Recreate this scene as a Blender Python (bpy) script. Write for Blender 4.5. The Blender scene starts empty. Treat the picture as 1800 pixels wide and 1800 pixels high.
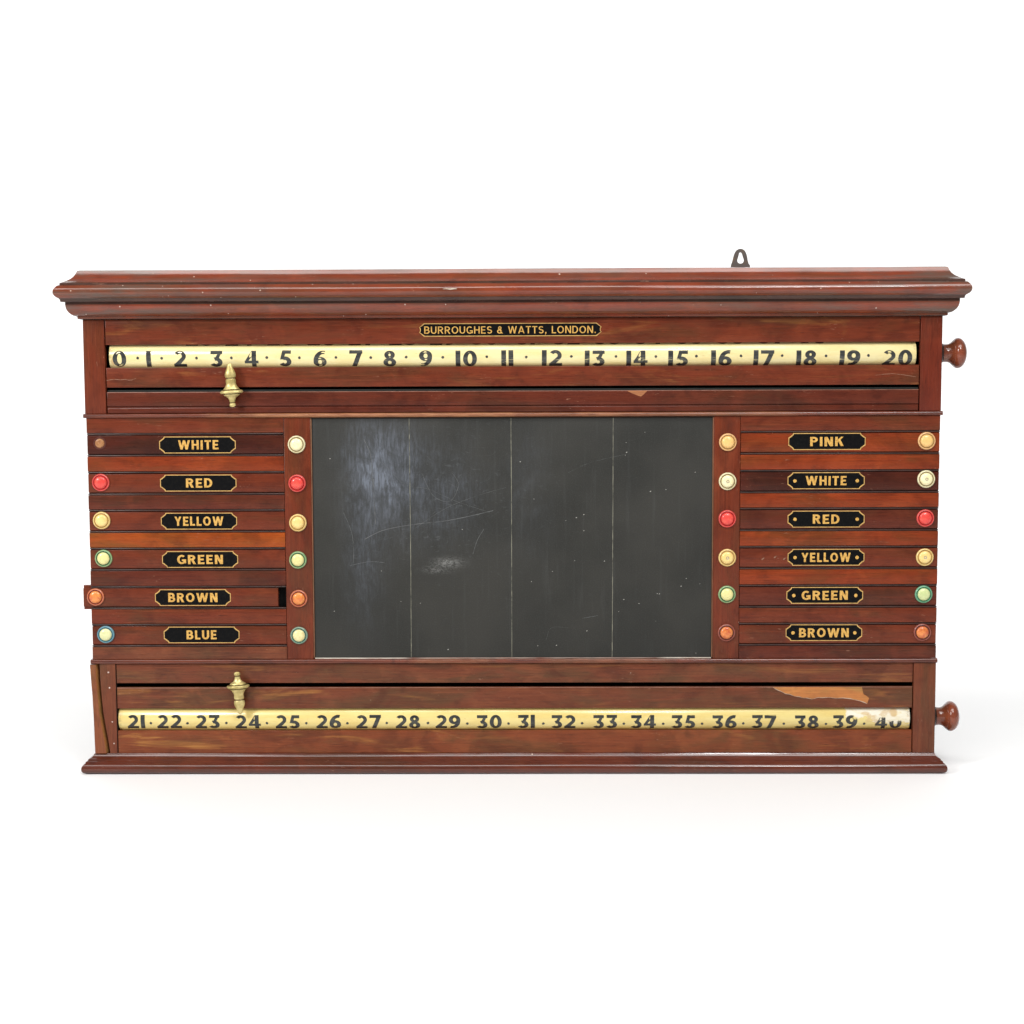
import bpy, bmesh, math, random
from mathutils import Vector, Matrix

# ------------------------------------------------------------------ camera, world, lamps, exposure
scene = bpy.context.scene
col = scene.collection
S = 0.0008                       # one board unit = 0.8 mm; u to the right, y into the board, v up from the floor

yaw, pitch, roll = 0.013507, -0.093757, 0.004048
cam_u, cam_v, cam_d = 40.8, 754.3, 3017.0
Rm = Matrix.Rotation(yaw, 3, 'Z') @ Matrix.Rotation(pitch, 3, 'X') @ Matrix.Rotation(roll, 3, 'Y')
cd = bpy.data.cameras.new('camera')
cam = bpy.data.objects.new('camera', cd)
col.objects.link(cam)
m4 = Matrix((Rm.col[0], Rm.col[2], -Rm.col[1])).transposed().to_4x4()
m4.translation = Vector((cam_u * S, -cam_d * S, cam_v * S))
cam.matrix_world = m4
cd.lens = 60.0
cd.sensor_width = 36.0
cd.clip_start = 0.05
cd.clip_end = 100.0
scene.camera = cam

world = bpy.data.worlds.new('World')
scene.world = world
world.use_nodes = True
bg = world.node_tree.nodes['Background']
bg.inputs[0].default_value = (1.0, 1.0, 1.0, 1)
bg.inputs[1].default_value = 0.26


def area(name, loc, target, sx, sy, power, color=(1, 1, 1)):
    l = bpy.data.lights.new(name, 'AREA')
    l.shape = 'RECTANGLE'
    l.size, l.size_y, l.energy, l.color = sx, sy, power, color
    o = bpy.data.objects.new(name, l)
    col.objects.link(o)
    o.location = loc
    d = Vector(target) - Vector(loc)
    o.rotation_euler = d.to_track_quat('-Z', 'Y').to_euler()
    return o


area('overhead_softbox', (0.1, -1.7, 3.0), (0.0, 0.2, 0.3), 3.6, 0.8, 70, (1.0, 0.985, 0.96))
area('key_softbox', (-2.6, -2.3, 1.9), (0.0, 0.0, 0.35), 0.6, 0.6, 74, (1.0, 0.99, 0.97))
area('window_softbox', (0.80, -1.9, 2.05), (0.35, 0.0, 0.4), 0.62, 0.26, 22, (0.98, 0.99, 1.0))
area('backdrop_softbox', (0.0, 0.9, 2.2), (0.0, 2.8, 1.0), 6.0, 0.5, 50)

scene.view_settings.view_transform = 'Standard'
scene.view_settings.look = 'None'
scene.view_settings.exposure = 0.0
scene.view_settings.gamma = 1.0
scene.view_settings.use_curve_mapping = False
scene.cycles.max_bounces = 6
scene.cycles.transparent_max_bounces = 8

rnd = random.Random(7)


# ------------------------------------------------------------------ material helpers
class NT:
    def __init__(self, name):
        self.m = bpy.data.materials.new(name)
        self.m.use_nodes = True
        self.t = self.m.node_tree
        self.t.nodes.clear()
        self.out = self.t.nodes.new('ShaderNodeOutputMaterial')

    def n(self, kind, **kw):
        nd = self.t.nodes.new(kind)
        for k, v in kw.items():
            setattr(nd, k, v)
        return nd

    def put(self, sock, v):
        if isinstance(v, bpy.types.NodeSocket):
            self.t.links.new(v, sock)
        elif isinstance(v, (tuple, list)) and len(v) == 3 and sock.type == 'RGBA':
            sock.default_value = (*v, 1)
        else:
            sock.default_value = v

    def math(self, op, a, b=0.0, c=None, clamp=False):
        nd = self.n('ShaderNodeMath', operation=op, use_clamp=clamp)
        self.put(nd.inputs[0], a)
        self.put(nd.inputs[1], b)
        if c is not None:
            self.put(nd.inputs[2], c)
        return nd.outputs[0]

    def coord(self, rand=True):
        """object coordinates in board units, shifted per object so that no two parts share their grain"""
        tc = self.n('ShaderNodeTexCoord')
        mp = self.n('ShaderNodeVectorMath', operation='SCALE')
        self.t.links.new(tc.outputs['Object'], mp.inputs[0])
        mp.inputs['Scale'].default_value = 1 / S
        if not rand:
            return mp.outputs[0]
        oi = self.n('ShaderNodeObjectInfo')
        r = self.math('MULTIPLY', oi.outputs['Random'], 4000.0)
        ad = self.n('ShaderNodeVectorMath', operation='ADD')
        cb = self.n('ShaderNodeCombineXYZ')
        for i in range(3):
            self.put(cb.inputs[i], r)
        self.t.links.new(mp.outputs[0], ad.inputs[0])
        self.t.links.new(cb.outputs[0], ad.inputs[1])
        return ad.outputs[0]

    def scaled(self, vec, s):
        nd = self.n('ShaderNodeVectorMath', operation='MULTIPLY')
        self.t.links.new(vec, nd.inputs[0])
        nd.inputs[1].default_value = s
        return nd.outputs[0]

    def noise(self, vec, s, detail=3.0, rough=0.55, dist=0.0):
        nd = self.n('ShaderNodeTexNoise')
        self.t.links.new(self.scaled(vec, s), nd.inputs['Vector'])
        nd.inputs['Scale'].default_value = 1.0
        nd.inputs['Detail'].default_value = detail
        nd.inputs['Roughness'].default_value = rough
        nd.inputs['Distortion'].default_value = dist
        return nd.outputs[0]

    def ramp(self, fac, lo, hi, a=0.0, b=1.0):
        nd = self.n('ShaderNodeMapRange')
        nd.interpolation_type = 'SMOOTHSTEP'
        self.put(nd.inputs[0], fac)
        nd.inputs[1].default_value = lo
        nd.inputs[2].default_value = hi
        nd.inputs[3].default_value = a
        nd.inputs[4].default_value = b
        return nd.outputs[0]

    def mix(self, fac, a, b, blend='MIX'):
        nd = self.n('ShaderNodeMix', data_type='RGBA', blend_type=blend)
        self.put(nd.inputs['Factor'], fac)
        self.put(nd.inputs[6], a)
        self.put(nd.inputs[7], b)
        return nd.outputs[2]

    def sep(self, vec):
        nd = self.n('ShaderNodeSeparateXYZ')
        self.t.links.new(vec, nd.inputs[0])
        return nd.outputs

    def bump(self, h, dist, strength=1.0):
        nd = self.n('ShaderNodeBump')
        self.put(nd.inputs['Height'], h)
        nd.inputs['Distance'].default_value = dist
        nd.inputs['Strength'].default_value = strength
        return nd.outputs[0]

    def bsdf(self, base, rough=0.4, spec=0.5, metal=0.0, coat=0.0, normal=None, coat_rough=0.15):
        b = self.n('ShaderNodeBsdfPrincipled')
        self.put(b.inputs['Base Color'], base)
        self.put(b.inputs['Roughness'], rough)
        self.put(b.inputs['Specular IOR Level'], spec)
        self.put(b.inputs['Metallic'], metal)
        self.put(b.inputs['Coat Weight'], coat)
        b.inputs['Coat Roughness'].default_value = coat_rough
        if normal is not None:
            self.t.links.new(normal, b.inputs['Normal'])
        self.t.links.new(b.outputs[0], self.out.inputs[0])
        return b


def wood(name, tone, axis='X', contrast=1.0, gloss=0.3, specks=0.0, spec=0.17, coat=0.02, gold=0.0, grime=0.0):
    k = NT(name)
    co = k.coord()

    def sc(along, across):
        return (along, across, across) if axis == 'X' else (across, across, along)
    r, g, b = tone
    dark = (r * 0.50, g * 0.52, b * 0.62)
    lite = (min(1, r * 1.38), g * 1.55, b * 1.45)
    brown = (r * 0.68, g * 1.06, b * 1.05)
    base = tone
    broad = k.noise(co, sc(0.006, 0.022), 4, 0.6, 0.6)
    fine = k.noise(co, sc(0.012, 0.42), 5, 0.62, 0.3)
    figure = k.noise(co, sc(0.015, 0.020), 3, 0.55, 0.8)
    c = k.mix(k.ramp(broad, 0.42, 0.68, 0, 0.85 * contrast), base, brown)
    c = k.mix(k.ramp(figure, 0.50, 0.68, 0, 0.50 * contrast), c, dark)
    c = k.mix(k.ramp(figure, 0.47, 0.30, 0, 0.45 * contrast), c, lite)
    c = k.mix(k.ramp(fine, 0.50, 0.74, 0, 0.55 * contrast), c, dark)
    c = k.mix(k.ramp(fine, 0.46, 0.30, 0, 0.50 * contrast), c, lite)
    pores = k.noise(co, sc(0.05, 1.1), 2, 0.5)
    c = k.mix(k.ramp(pores, 0.60, 0.74, 0, 0.65), c, (r * 0.25, g * 0.3, b * 0.4))
    cloud = k.noise(co, (0.030, 0.030, 0.030), 3, 0.6)
    c = k.mix(k.ramp(cloud, 0.60, 0.76, 0, 0.38 * contrast), c, (r * 0.36, g * 0.50, b * 0.66))
    if gold:                      # places where the red polish is rubbed through to golden timber
        gd = k.noise(co, sc(0.0055, 0.034), 4, 0.62, 0.8)
        c = k.mix(k.math('MULTIPLY', k.ramp(gd, 0.56, 0.74, 0, gold), k.ramp(fine, 0.62, 0.38, 0.35, 1.0)), c, (0.36, 0.155, 0.042))
    if grime:                     # grey grime and dust lying along the moulding, thickest near its ends
        x = k.math('ABSOLUTE', k.sep(k.coord(False))[0])
        gm = k.math('MULTIPLY', k.ramp(k.noise(co, sc(0.007, 0.05), 5, 0.66), 0.40, 0.66), k.ramp(x, 350, 760, 0.40, 1.0))
        c = k.mix(k.math('MULTIPLY', gm, grime), c, (0.088, 0.062, 0.046))
    # small scuffs: short, thin, paler rubs in the polish
    sf = k.noise(co, sc(0.07, 0.5), 1, 0.5, 1.5)
    sg = k.noise(co, (0.013, 0.013, 0.013), 2, 0.5)
    scuff = k.math('MULTIPLY', k.ramp(sf, 0.70, 0.78), k.ramp(sg, 0.52, 0.62))
    c = k.mix(k.math('MULTIPLY', scuff, 0.5), c, (0.42, 0.22, 0.14))
    # pin-head flecks of old paint and chips
    vo = k.n('ShaderNodeTexVoronoi')
    k.t.links.new(k.scaled(co, (0.10, 0.10, 0.10)), vo.inputs['Vector'])
    vo.inputs['Scale'].default_value = 1.0
    cs = k.n('ShaderNodeSeparateColor')
    k.t.links.new(vo.outputs['Color'], cs.inputs[0])
    keep = k.math('LESS_THAN', cs.outputs[0], 0.012 + 0.35 * specks)
    size = k.math('MULTIPLY', cs.outputs[1], 0.10 + 0.10 * specks)
    fleck = k.math('MULTIPLY', keep, k.math('LESS_THAN', vo.outputs['Distance'], k.math('ADD', size, 0.02)))
    c = k.mix(k.math('MULTIPLY', fleck, 0.75), c, (0.62, 0.48, 0.38))
    ro = k.ramp(k.noise(co, sc(0.01, 0.06), 3, 0.6), 0.3, 0.75, gloss - 0.04, gloss + 0.10)
    hgt = k.math('MULTIPLY_ADD', fine, 0.6, k.math('MULTIPLY', k.noise(co, sc(0.004, 0.05), 2), 2.0))
    k.bsdf(c, ro, spec, coat=coat, normal=k.bump(hgt, S * 0.5, 0.25), coat_rough=0.22)
    return k.m


def plain(name, base, rough=0.5, spec=0.4, metal=0.0, vary=0.25, scale=0.15, dirt=None, coat=0.0):
    k = NT(name)
    co = k.coord()
    n1 = k.noise(co, (scale,) * 3, 4, 0.6)
    d = dirt if dirt else tuple(x * 0.55 for x in base)
    c = k.mix(k.ramp(n1, 0.42, 0.72, 0, vary), base, d)
    k.bsdf(c, rough, spec, metal, coat)
    return k.m


def roller_paint(name, base, aged, patch=False):
    k = NT(name)
    co = k.coord(False)
    a = k.noise(co, (0.012, 0.05, 0.05), 4, 0.6)
    c = k.mix(k.ramp(a, 0.38, 0.70, 0, 0.8), base, aged)
    b = k.noise(co, (0.03, 0.8, 0.8), 4, 0.6)
    c = k.mix(k.ramp(b, 0.55, 0.75, 0, 0.35), c, (aged[0] * 0.8, aged[1] * 0.72, aged[2] * 0.6))
    st = k.noise(co, (0.10, 0.22, 0.22), 3, 0.6)
    c = k.mix(k.ramp(st, 0.70, 0.78, 0, 0.5), c, (0.42, 0.26, 0.09))
    x = k.sep(co)[0]
    z = k.sep(co)[2]
    wob = k.noise(co, (0.09, 0.14, 0.14), 4, 0.7)
    if patch:
        # worn white filler at the far end of the roller, with brown glue stains
        m1 = k.math('MULTIPLY', k.ramp(k.math('MULTIPLY_ADD', wob, 14.0, x), 603, 605), k.ramp(k.math('MULTIPLY_ADD', wob, 18.0, z), 10.0, 15.0))
        m2 = k.math('MULTIPLY', k.ramp(k.math('MULTIPLY_ADD', wob, 40.0, x), 664, 668), k.ramp(k.math('MULTIPLY_ADD', wob, 34.0, z), 5.0, 11.0))
        mk = k.math('MAXIMUM', m1, k.math('MULTIPLY', m2, 0.9))
        c = k.mix(k.math('MULTIPLY', mk, k.ramp(k.noise(co, (0.05, 0.12, 0.12), 4, 0.7), 0.30, 0.55, 0.45, 0.95)), c, (0.82, 0.78, 0.66))
        gl = k.noise(co, (0.045, 0.06, 0.06), 3, 0.6)
        gs = k.math('MULTIPLY', k.ramp(gl, 0.54, 0.64), k.ramp(x, 618, 635))
        c = k.mix(k.math('MULTIPLY', gs, 0.55), c, (0.60, 0.40, 0.18))
        for (gx, gz, rx, rz, s_) in ((682, 12, 8, 9, 0.8), (632, 10, 9, 3.5, 0.6)):
            d1 = k.math('DIVIDE', k.math('SUBTRACT', x, gx), rx)
            d2 = k.math('DIVIDE', k.math('SUBTRACT', z, gz), rz)
            dd = k.math('ADD', k.math('MULTIPLY', d1, d1), k.math('MULTIPLY', d2, d2))
            dd = k.math('MULTIPLY_ADD', wob, 1.2, dd)
            c = k.mix(k.ramp(dd, 1.7, 0.9, 0, s_), c, (0.62, 0.42, 0.18))
    else:
        d1 = k.math('DIVIDE', k.math('ADD', x, 703), 7.0)
        d2 = k.math('DIVIDE', k.math('ADD', z, 9), 8.0)
        dd = k.math('MULTIPLY_ADD', wob, 1.6, k.math('ADD', k.math('MULTIPLY', d1, d1), k.math('MULTIPLY', d2, d2)))
        c = k.mix(k.ramp(dd, 1.9, 0.9, 0, 0.8), c, (0.50, 0.29, 0.10))
    # dark thumb marks at both ends
    e = k.math('MULTIPLY', k.ramp(k.math('ABSOLUTE', x), 700, 711), k.ramp(wob, 0.45, 0.62))
    c = k.mix(k.math('MULTIPLY', e, 0.55), c, (0.25, 0.17, 0.07))
    k.bsdf(c, k.ramp(a, 0.3, 0.7, 0.20, 0.30), 0.5, coat=0.35, normal=k.bump(b, S * 0.3, 0.2), coat_rough=0.12)
    return k.m


def numeral_paint(name, lo, hi, patch=False):
    """black paint that has flaked along the roller; lo/hi bound the height band where it is worn"""
    k = NT(name)
    co = k.coord(False)
    x, z = k.sep(co)[0], k.sep(co)[2]
    n1 = k.noise(co, (0.05, 0.55, 0.55), 4, 0.65, 0.5)
    big = k.noise(co, (0.012, 0.012, 0.012), 2, 0.5)
    band = k.math('MULTIPLY', k.ramp(z, lo - 3, lo + 3), k.ramp(z, hi + 3, hi - 3))
    w = k.math('MULTIPLY', band, k.ramp(big, 0.40, 0.56))
    if patch:
        w = k.math('MULTIPLY', w, k.ramp(x, 40, 170))
    w = k.math('MULTIPLY', w, k.ramp(n1, 0.54, 0.62, 0, 0.85))
    w = k.math('MAXIMUM', w, k.ramp(k.noise(co, (0.3, 0.5, 0.5), 3), 0.73, 0.78, 0, 0.7))
    if patch:
        wob = k.noise(co, (0.12, 0.20, 0.20), 4, 0.7)
        p = k.math('MULTIPLY', k.ramp(k.math('MULTIPLY_ADD', wob, 26.0, x), 682, 688), k.ramp(k.math('MULTIPLY_ADD', wob, 22.0, z), 4.5, 8.5))
        p2 = k.math('MULTIPLY', k.ramp(k.math('MULTIPLY_ADD', wob, 20.0, x), 617, 623), k.ramp(k.math('MULTIPLY_ADD', wob, 20.0, z), 8, 13))
        p3 = k.math('MULTIPLY', k.ramp(k.math('MULTIPLY_ADD', wob, 8.0, x), 634, 637), k.ramp(x, 658, 648, 0, 0.4))
        w = k.math('MAXIMUM', w, k.math('MAXIMUM', p3, k.math('MAXIMUM', p, p2)), clamp=True)
    c = k.mix(k.ramp(k.noise(co, (0.04, 0.25, 0.25), 3), 0.4, 0.7), (0.018, 0.020, 0.020), (0.055, 0.055, 0.045))
    b = k.bsdf(c, 0.32, 0.5, coat=0.15)
    tr = k.n('ShaderNodeBsdfTransparent')
    mx = k.n('ShaderNodeMixShader')
    k.put(mx.inputs[0], w)
    k.t.links.new(b.outputs[0], mx.inputs[1])
    k.t.links.new(tr.outputs[0], mx.inputs[2])
    k.t.links.new(mx.outputs[0], k.out.inputs[0])
    return k.m


def slate(name):
    k = NT(name)
    co = k.coord(False)
    x, z = k.sep(co)[0], k.sep(co)[2]
    soft = k.noise(co, (0.006, 0.006, 0.006), 3, 0.5)
    c = k.mix(k.ramp(soft, 0.35, 0.7), (0.023, 0.023, 0.0205), (0.034, 0.033, 0.029))
    grain = k.noise(co, (0.5, 0.5, 0.5), 4, 0.6)
    c = k.mix(k.ramp(grain, 0.45, 0.75, 0, 0.35), c, (0.060, 0.060, 0.055))

    def blob(cx, cz, rx, rz):
        d1 = k.math('DIVIDE', k.math('SUBTRACT', x, cx), rx)
        d2 = k.math('DIVIDE', k.math('SUBTRACT', z, cz), rz)
        d = k.math('ADD', k.math('MULTIPLY', d1, d1), k.math('MULTIPLY', d2, d2))
        return k.math('POWER', 2.718, k.math('MULTIPLY', d, -1.0))
    streak = k.noise(co, (0.20, 0.20, 0.035), 6, 0.74, 0.6)
    cloud = k.noise(co, (0.022, 0.022, 0.016), 5, 0.65, 1.2)
    wisp = k.noise(co, (0.035, 0.05, 0.07), 5, 0.72, 3.0)
    tex = k.math('MULTIPLY', k.ramp(streak, 0.32, 0.72), k.ramp(cloud, 0.30, 0.68))
    haze = k.math('ADD', blob(-240, 130, 48, 75), k.math('MULTIPLY', blob(-205, 95, 55, 80), 0.55))
    haze = k.math('ADD', haze, k.math('MULTIPLY', blob(-265, -10, 32, 120), 0.45))
    haze = k.math('ADD', haze, k.math('MULTIPLY', blob(-120, 85, 62, 85), 0.36))
    haze = k.math('ADD', haze, k.math('MULTIPLY', blob(25, 90, 40, 95), 0.18))
    haze = k.math('MULTIPLY', haze, k.math('ADD', tex, 0.16), clamp=True)
    c = k.mix(k.math('MULTIPLY', haze, 1.0, clamp=True), c, (0.130, 0.145, 0.175))
    # swirled finger-rubs of chalk
    sw = k.math('MULTIPLY', k.ramp(wisp, 0.56, 0.70), k.math('ADD', blob(-130, 60, 150, 120), 0.14))
    c = k.mix(k.math('MULTIPLY', sw, 0.16), c, (0.19, 0.20, 0.21))
    # long dry vertical wipes over the whole board
    wp = k.noise(co, (0.09, 0.09, 0.006), 4, 0.6)
    c = k.mix(k.ramp(wp, 0.54, 0.74, 0, 0.10), c, (0.10, 0.105, 0.105))
    # dense rub left of the middle
    dn = k.noise(co, (0.16, 0.2, 0.28), 5, 0.75, 1.0)
    rub = k.math('MULTIPLY', blob(-114, -42, 23, 8), k.ramp(dn, 0.36, 0.66))
    c = k.mix(k.math('MULTIPLY', rub, 0.75, clamp=True), c, (0.24, 0.24, 0.23))
    rub2 = k.math('MULTIPLY', blob(-136, -55, 24, 6), k.ramp(dn, 0.40, 0.70))
    c = k.mix(k.math('MULTIPLY', rub2, 0.45), c, (0.26, 0.26, 0.25))
    # grit
    vo = k.n('ShaderNodeTexVoronoi')
    k.t.links.new(k.scaled(co, (0.055,) * 3), vo.inputs['Vector'])
    vo.inputs['Scale'].default_value = 1.0
    cs = k.n('ShaderNodeSeparateColor')
    k.t.links.new(vo.outputs['Color'], cs.inputs[0])
    g = k.math('MULTIPLY', k.math('LESS_THAN', cs.outputs[0], 0.16), k.math('LESS_THAN', vo.outputs['Distance'], k.math('MULTIPLY', cs.outputs[1], 0.05)))
    c = k.mix(k.math('MULTIPLY', g, 0.6), c, (0.36, 0.35, 0.32))
    k.bsdf(c, k.ramp(soft, 0.3, 0.7, 0.45, 0.60), 0.22, normal=k.bump(grain, S * 0.25, 0.3))
    return k.m


# wood tones (base colour of each timber, linear)
RED, MID, DEEP, DARK, ORANGE, BROWN = ((0.205, 0.032, 0.009), (0.140, 0.0270, 0.0115), (0.100, 0.0205, 0.0105),
                                       (0.062, 0.0125, 0.007), (0.275, 0.052, 0.009), (0.146, 0.0405, 0.0195))
W = {}


def wd(tone, axis='X', **kw):
    key = (tone, axis, tuple(sorted(kw.items())))
    if key not in W:
        W[key] = wood('polished mahogany', tone, axis, **kw)
    return W[key]


M_bead = plain('blackened bead', (0.052, 0.024, 0.018), 0.30, 0.4, vary=0.9, scale=0.05, dirt=(0.018, 0.011, 0.010))
M_rub = plain('rubbed arris', (0.23, 0.105, 0.07), 0.4, 0.4, vary=0.9, scale=0.03, dirt=(0.12, 0.035, 0.02))
M_int = plain('shade black interior', (0.006, 0.006, 0.006), 0.8, 0.1)  # near-black colour stands in for the shade inside openings and holes
M_edge = wood('worn mahogany edge', (0.33, 0.13, 0.055), 'X', 0.8, 0.45)
M_bare = wood('bare pale mahogany', (0.44, 0.165, 0.052), 'X', 0.95, 0.5, spec=0.15)
M_pale = plain('pale dust', (0.55, 0.47, 0.38), 0.7, 0.2, vary=0.7, scale=0.08, dirt=(0.22, 0.12, 0.07))
M_black = plain('black japan', (0.0045, 0.0045, 0.005), 0.40, 0.06, vary=0.5, scale=0.2, dirt=(0.011, 0.010, 0.009))
M_gold = plain('gilt paint', (0.62, 0.36, 0.085), 0.42, 0.4, vary=0.9, scale=0.28, dirt=(0.40, 0.20, 0.035))
M_goldline = plain('thin gilt line', (0.56, 0.34, 0.10), 0.45, 0.5, vary=0.8, scale=0.10, dirt=(0.34, 0.19, 0.06))
M_cream1 = roller_paint('aged ivory paint', (0.765, 0.665, 0.345), (0.71, 0.575, 0.24))
M_cream2 = roller_paint('yellowed ivory paint', (0.75, 0.61, 0.235), (0.69, 0.51, 0.155), True)
M_num1 = numeral_paint('flaked black numerals', -14, -6)
M_num2 = numeral_paint('flaked black numerals', 5, 10, True)
M_slate = slate('slate')
M_chalkline = plain('scored pale line', (0.20, 0.195, 0.15), 0.7, 0.2, vary=1.0, scale=0.07, dirt=(0.06, 0.06, 0.05))
M_fleck = plain('chalk fleck', (0.40, 0.39, 0.36), 0.8, 0.1)
M_scratch = plain('chalk scratch', (0.14, 0.145, 0.145), 0.8, 0.1, vary=0.9, scale=0.06, dirt=(0.045, 0.045, 0.045))
M_iron = plain('tarnished iron', (0.115, 0.10, 0.093), 0.5, 0.5, 0.6, vary=0.6, scale=0.12, dirt=(0.20, 0.12, 0.06))
M_nail = plain('filled nail', (0.62, 0.50, 0.44), 0.6, 0.3)
M_seam = plain('dark seam', (0.035, 0.020, 0.014), 0.7, 0.2)  # dark colour for the crack sides and the top lip


def brass_mat():
    k = NT('dull brass')
    co = k.coord()
    n1 = k.noise(co, (0.05, 0.05, 0.07), 3, 0.55)
    c = k.mix(k.ramp(n1, 0.36, 0.66), (0.64, 0.53, 0.23), (0.42, 0.33, 0.12))
    c = k.mix(k.ramp(k.noise(co, (0.4, 0.4, 0.5), 3), 0.62, 0.76, 0, 0.3), c, (0.30, 0.22, 0.08))
    k.bsdf(c, k.ramp(n1, 0.3, 0.7, 0.36, 0.48), 0.5, 0.55, normal=None)
    return k.m


M_brass = brass_mat()
M_tarnish = plain('tarnished groove', (0.16, 0.115, 0.04), 0.5, 0.4, 0.3)


def bone(name, base, dirt, vary=0.5):
    k = NT(name)
    co = k.coord()
    n1 = k.noise(co, (0.11,) * 3, 4, 0.6)
    c = k.mix(k.ramp(n1, 0.42, 0.68, 0, vary), base, dirt)
    n2 = k.noise(co, (0.5,) * 3, 2)
    c = k.mix(k.ramp(n2, 0.62, 0.72, 0, vary * 0.6), c, tuple(x * 0.6 for x in dirt))
    k.bsdf(c, 0.30, 0.5, coat=0.25)
    return k.m


B_ = {  # colour: rim, groove, dome
    'white': (bone('ivory rim', (0.72, 0.66, 0.42), (0.50, 0.40, 0.18)), bone('ivory groove', (0.34, 0.27, 0.13), (0.20, 0.14, 0.06)), bone('ivory dome', (0.84, 0.77, 0.47), (0.80, 0.66, 0.30))),
    'red': (bone('red rim', (0.60, 0.075, 0.060), (0.40, 0.03, 0.03)), bone('red groove', (0.42, 0.016, 0.018), (0.25, 0.01, 0.01)), bone('red dome', (0.68, 0.050, 0.040), (0.76, 0.12, 0.07))),
    'yellow': (bone('yellow rim', (0.72, 0.52, 0.20), (0.52, 0.32, 0.10)), bone('yellow groove', (0.46, 0.28, 0.08), (0.30, 0.17, 0.05)), bone('yellow dome', (0.82, 0.60, 0.22), (0.76, 0.48, 0.14))),
    'green': (bone('green rim', (0.20, 0.34, 0.15), (0.40, 0.40, 0.22)), bone('green groove', (0.055, 0.15, 0.065), (0.03, 0.09, 0.04)), bone('greenish dome', (0.72, 0.66, 0.28), (0.58, 0.56, 0.22))),
    'brown': (bone('brown rim', (0.50, 0.15, 0.07), (0.36, 0.08, 0.04)), bone('brown groove', (0.24, 0.035, 0.015), (0.14, 0.02, 0.01)), bone('amber dome', (0.72, 0.25, 0.055), (0.55, 0.11, 0.025), 0.9)),
    'blue': (bone('blue rim', (0.11, 0.25, 0.31), (0.20, 0.33, 0.33)), bone('blue groove', (0.04, 0.15, 0.19), (0.03, 0.10, 0.12)), bone('pale dome', (0.68, 0.68, 0.36), (0.56, 0.58, 0.28))),
    'pink': (bone('buff rim', (0.68, 0.40, 0.17), (0.60, 0.34, 0.15)), bone('buff groove', (0.42, 0.24, 0.08), (0.30, 0.16, 0.06)), bone('buff dome', (0.80, 0.50, 0.17), (0.72, 0.42, 0.14))),
    'teal': (bone('teal rim', (0.17, 0.26, 0.19), (0.36, 0.38, 0.26)), bone('teal groove', (0.05, 0.15, 0.12), (0.03, 0.09, 0.07)), bone('cream dome', (0.74, 0.68, 0.34), (0.60, 0.46, 0.18))),
    'lightgreen': (bone('mint rim', (0.13, 0.34, 0.20), (0.09, 0.22, 0.12)), bone('mint groove', (0.05, 0.20, 0.10), (0.03, 0.12, 0.06)), bone('mint dome', (0.58, 0.64, 0.30), (0.42, 0.52, 0.22))),
    'copper': (bone('plum rim', (0.26, 0.07, 0.045), (0.16, 0.035, 0.025)), bone('plum groove', (0.12, 0.022, 0.014), (0.07, 0.012, 0.01)), bone('copper dome', (0.68, 0.22, 0.055), (0.46, 0.075, 0.022), 0.9)),
}

# ------------------------------------------------------------------ mesh builder in board units
CENTRE = {}


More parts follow.
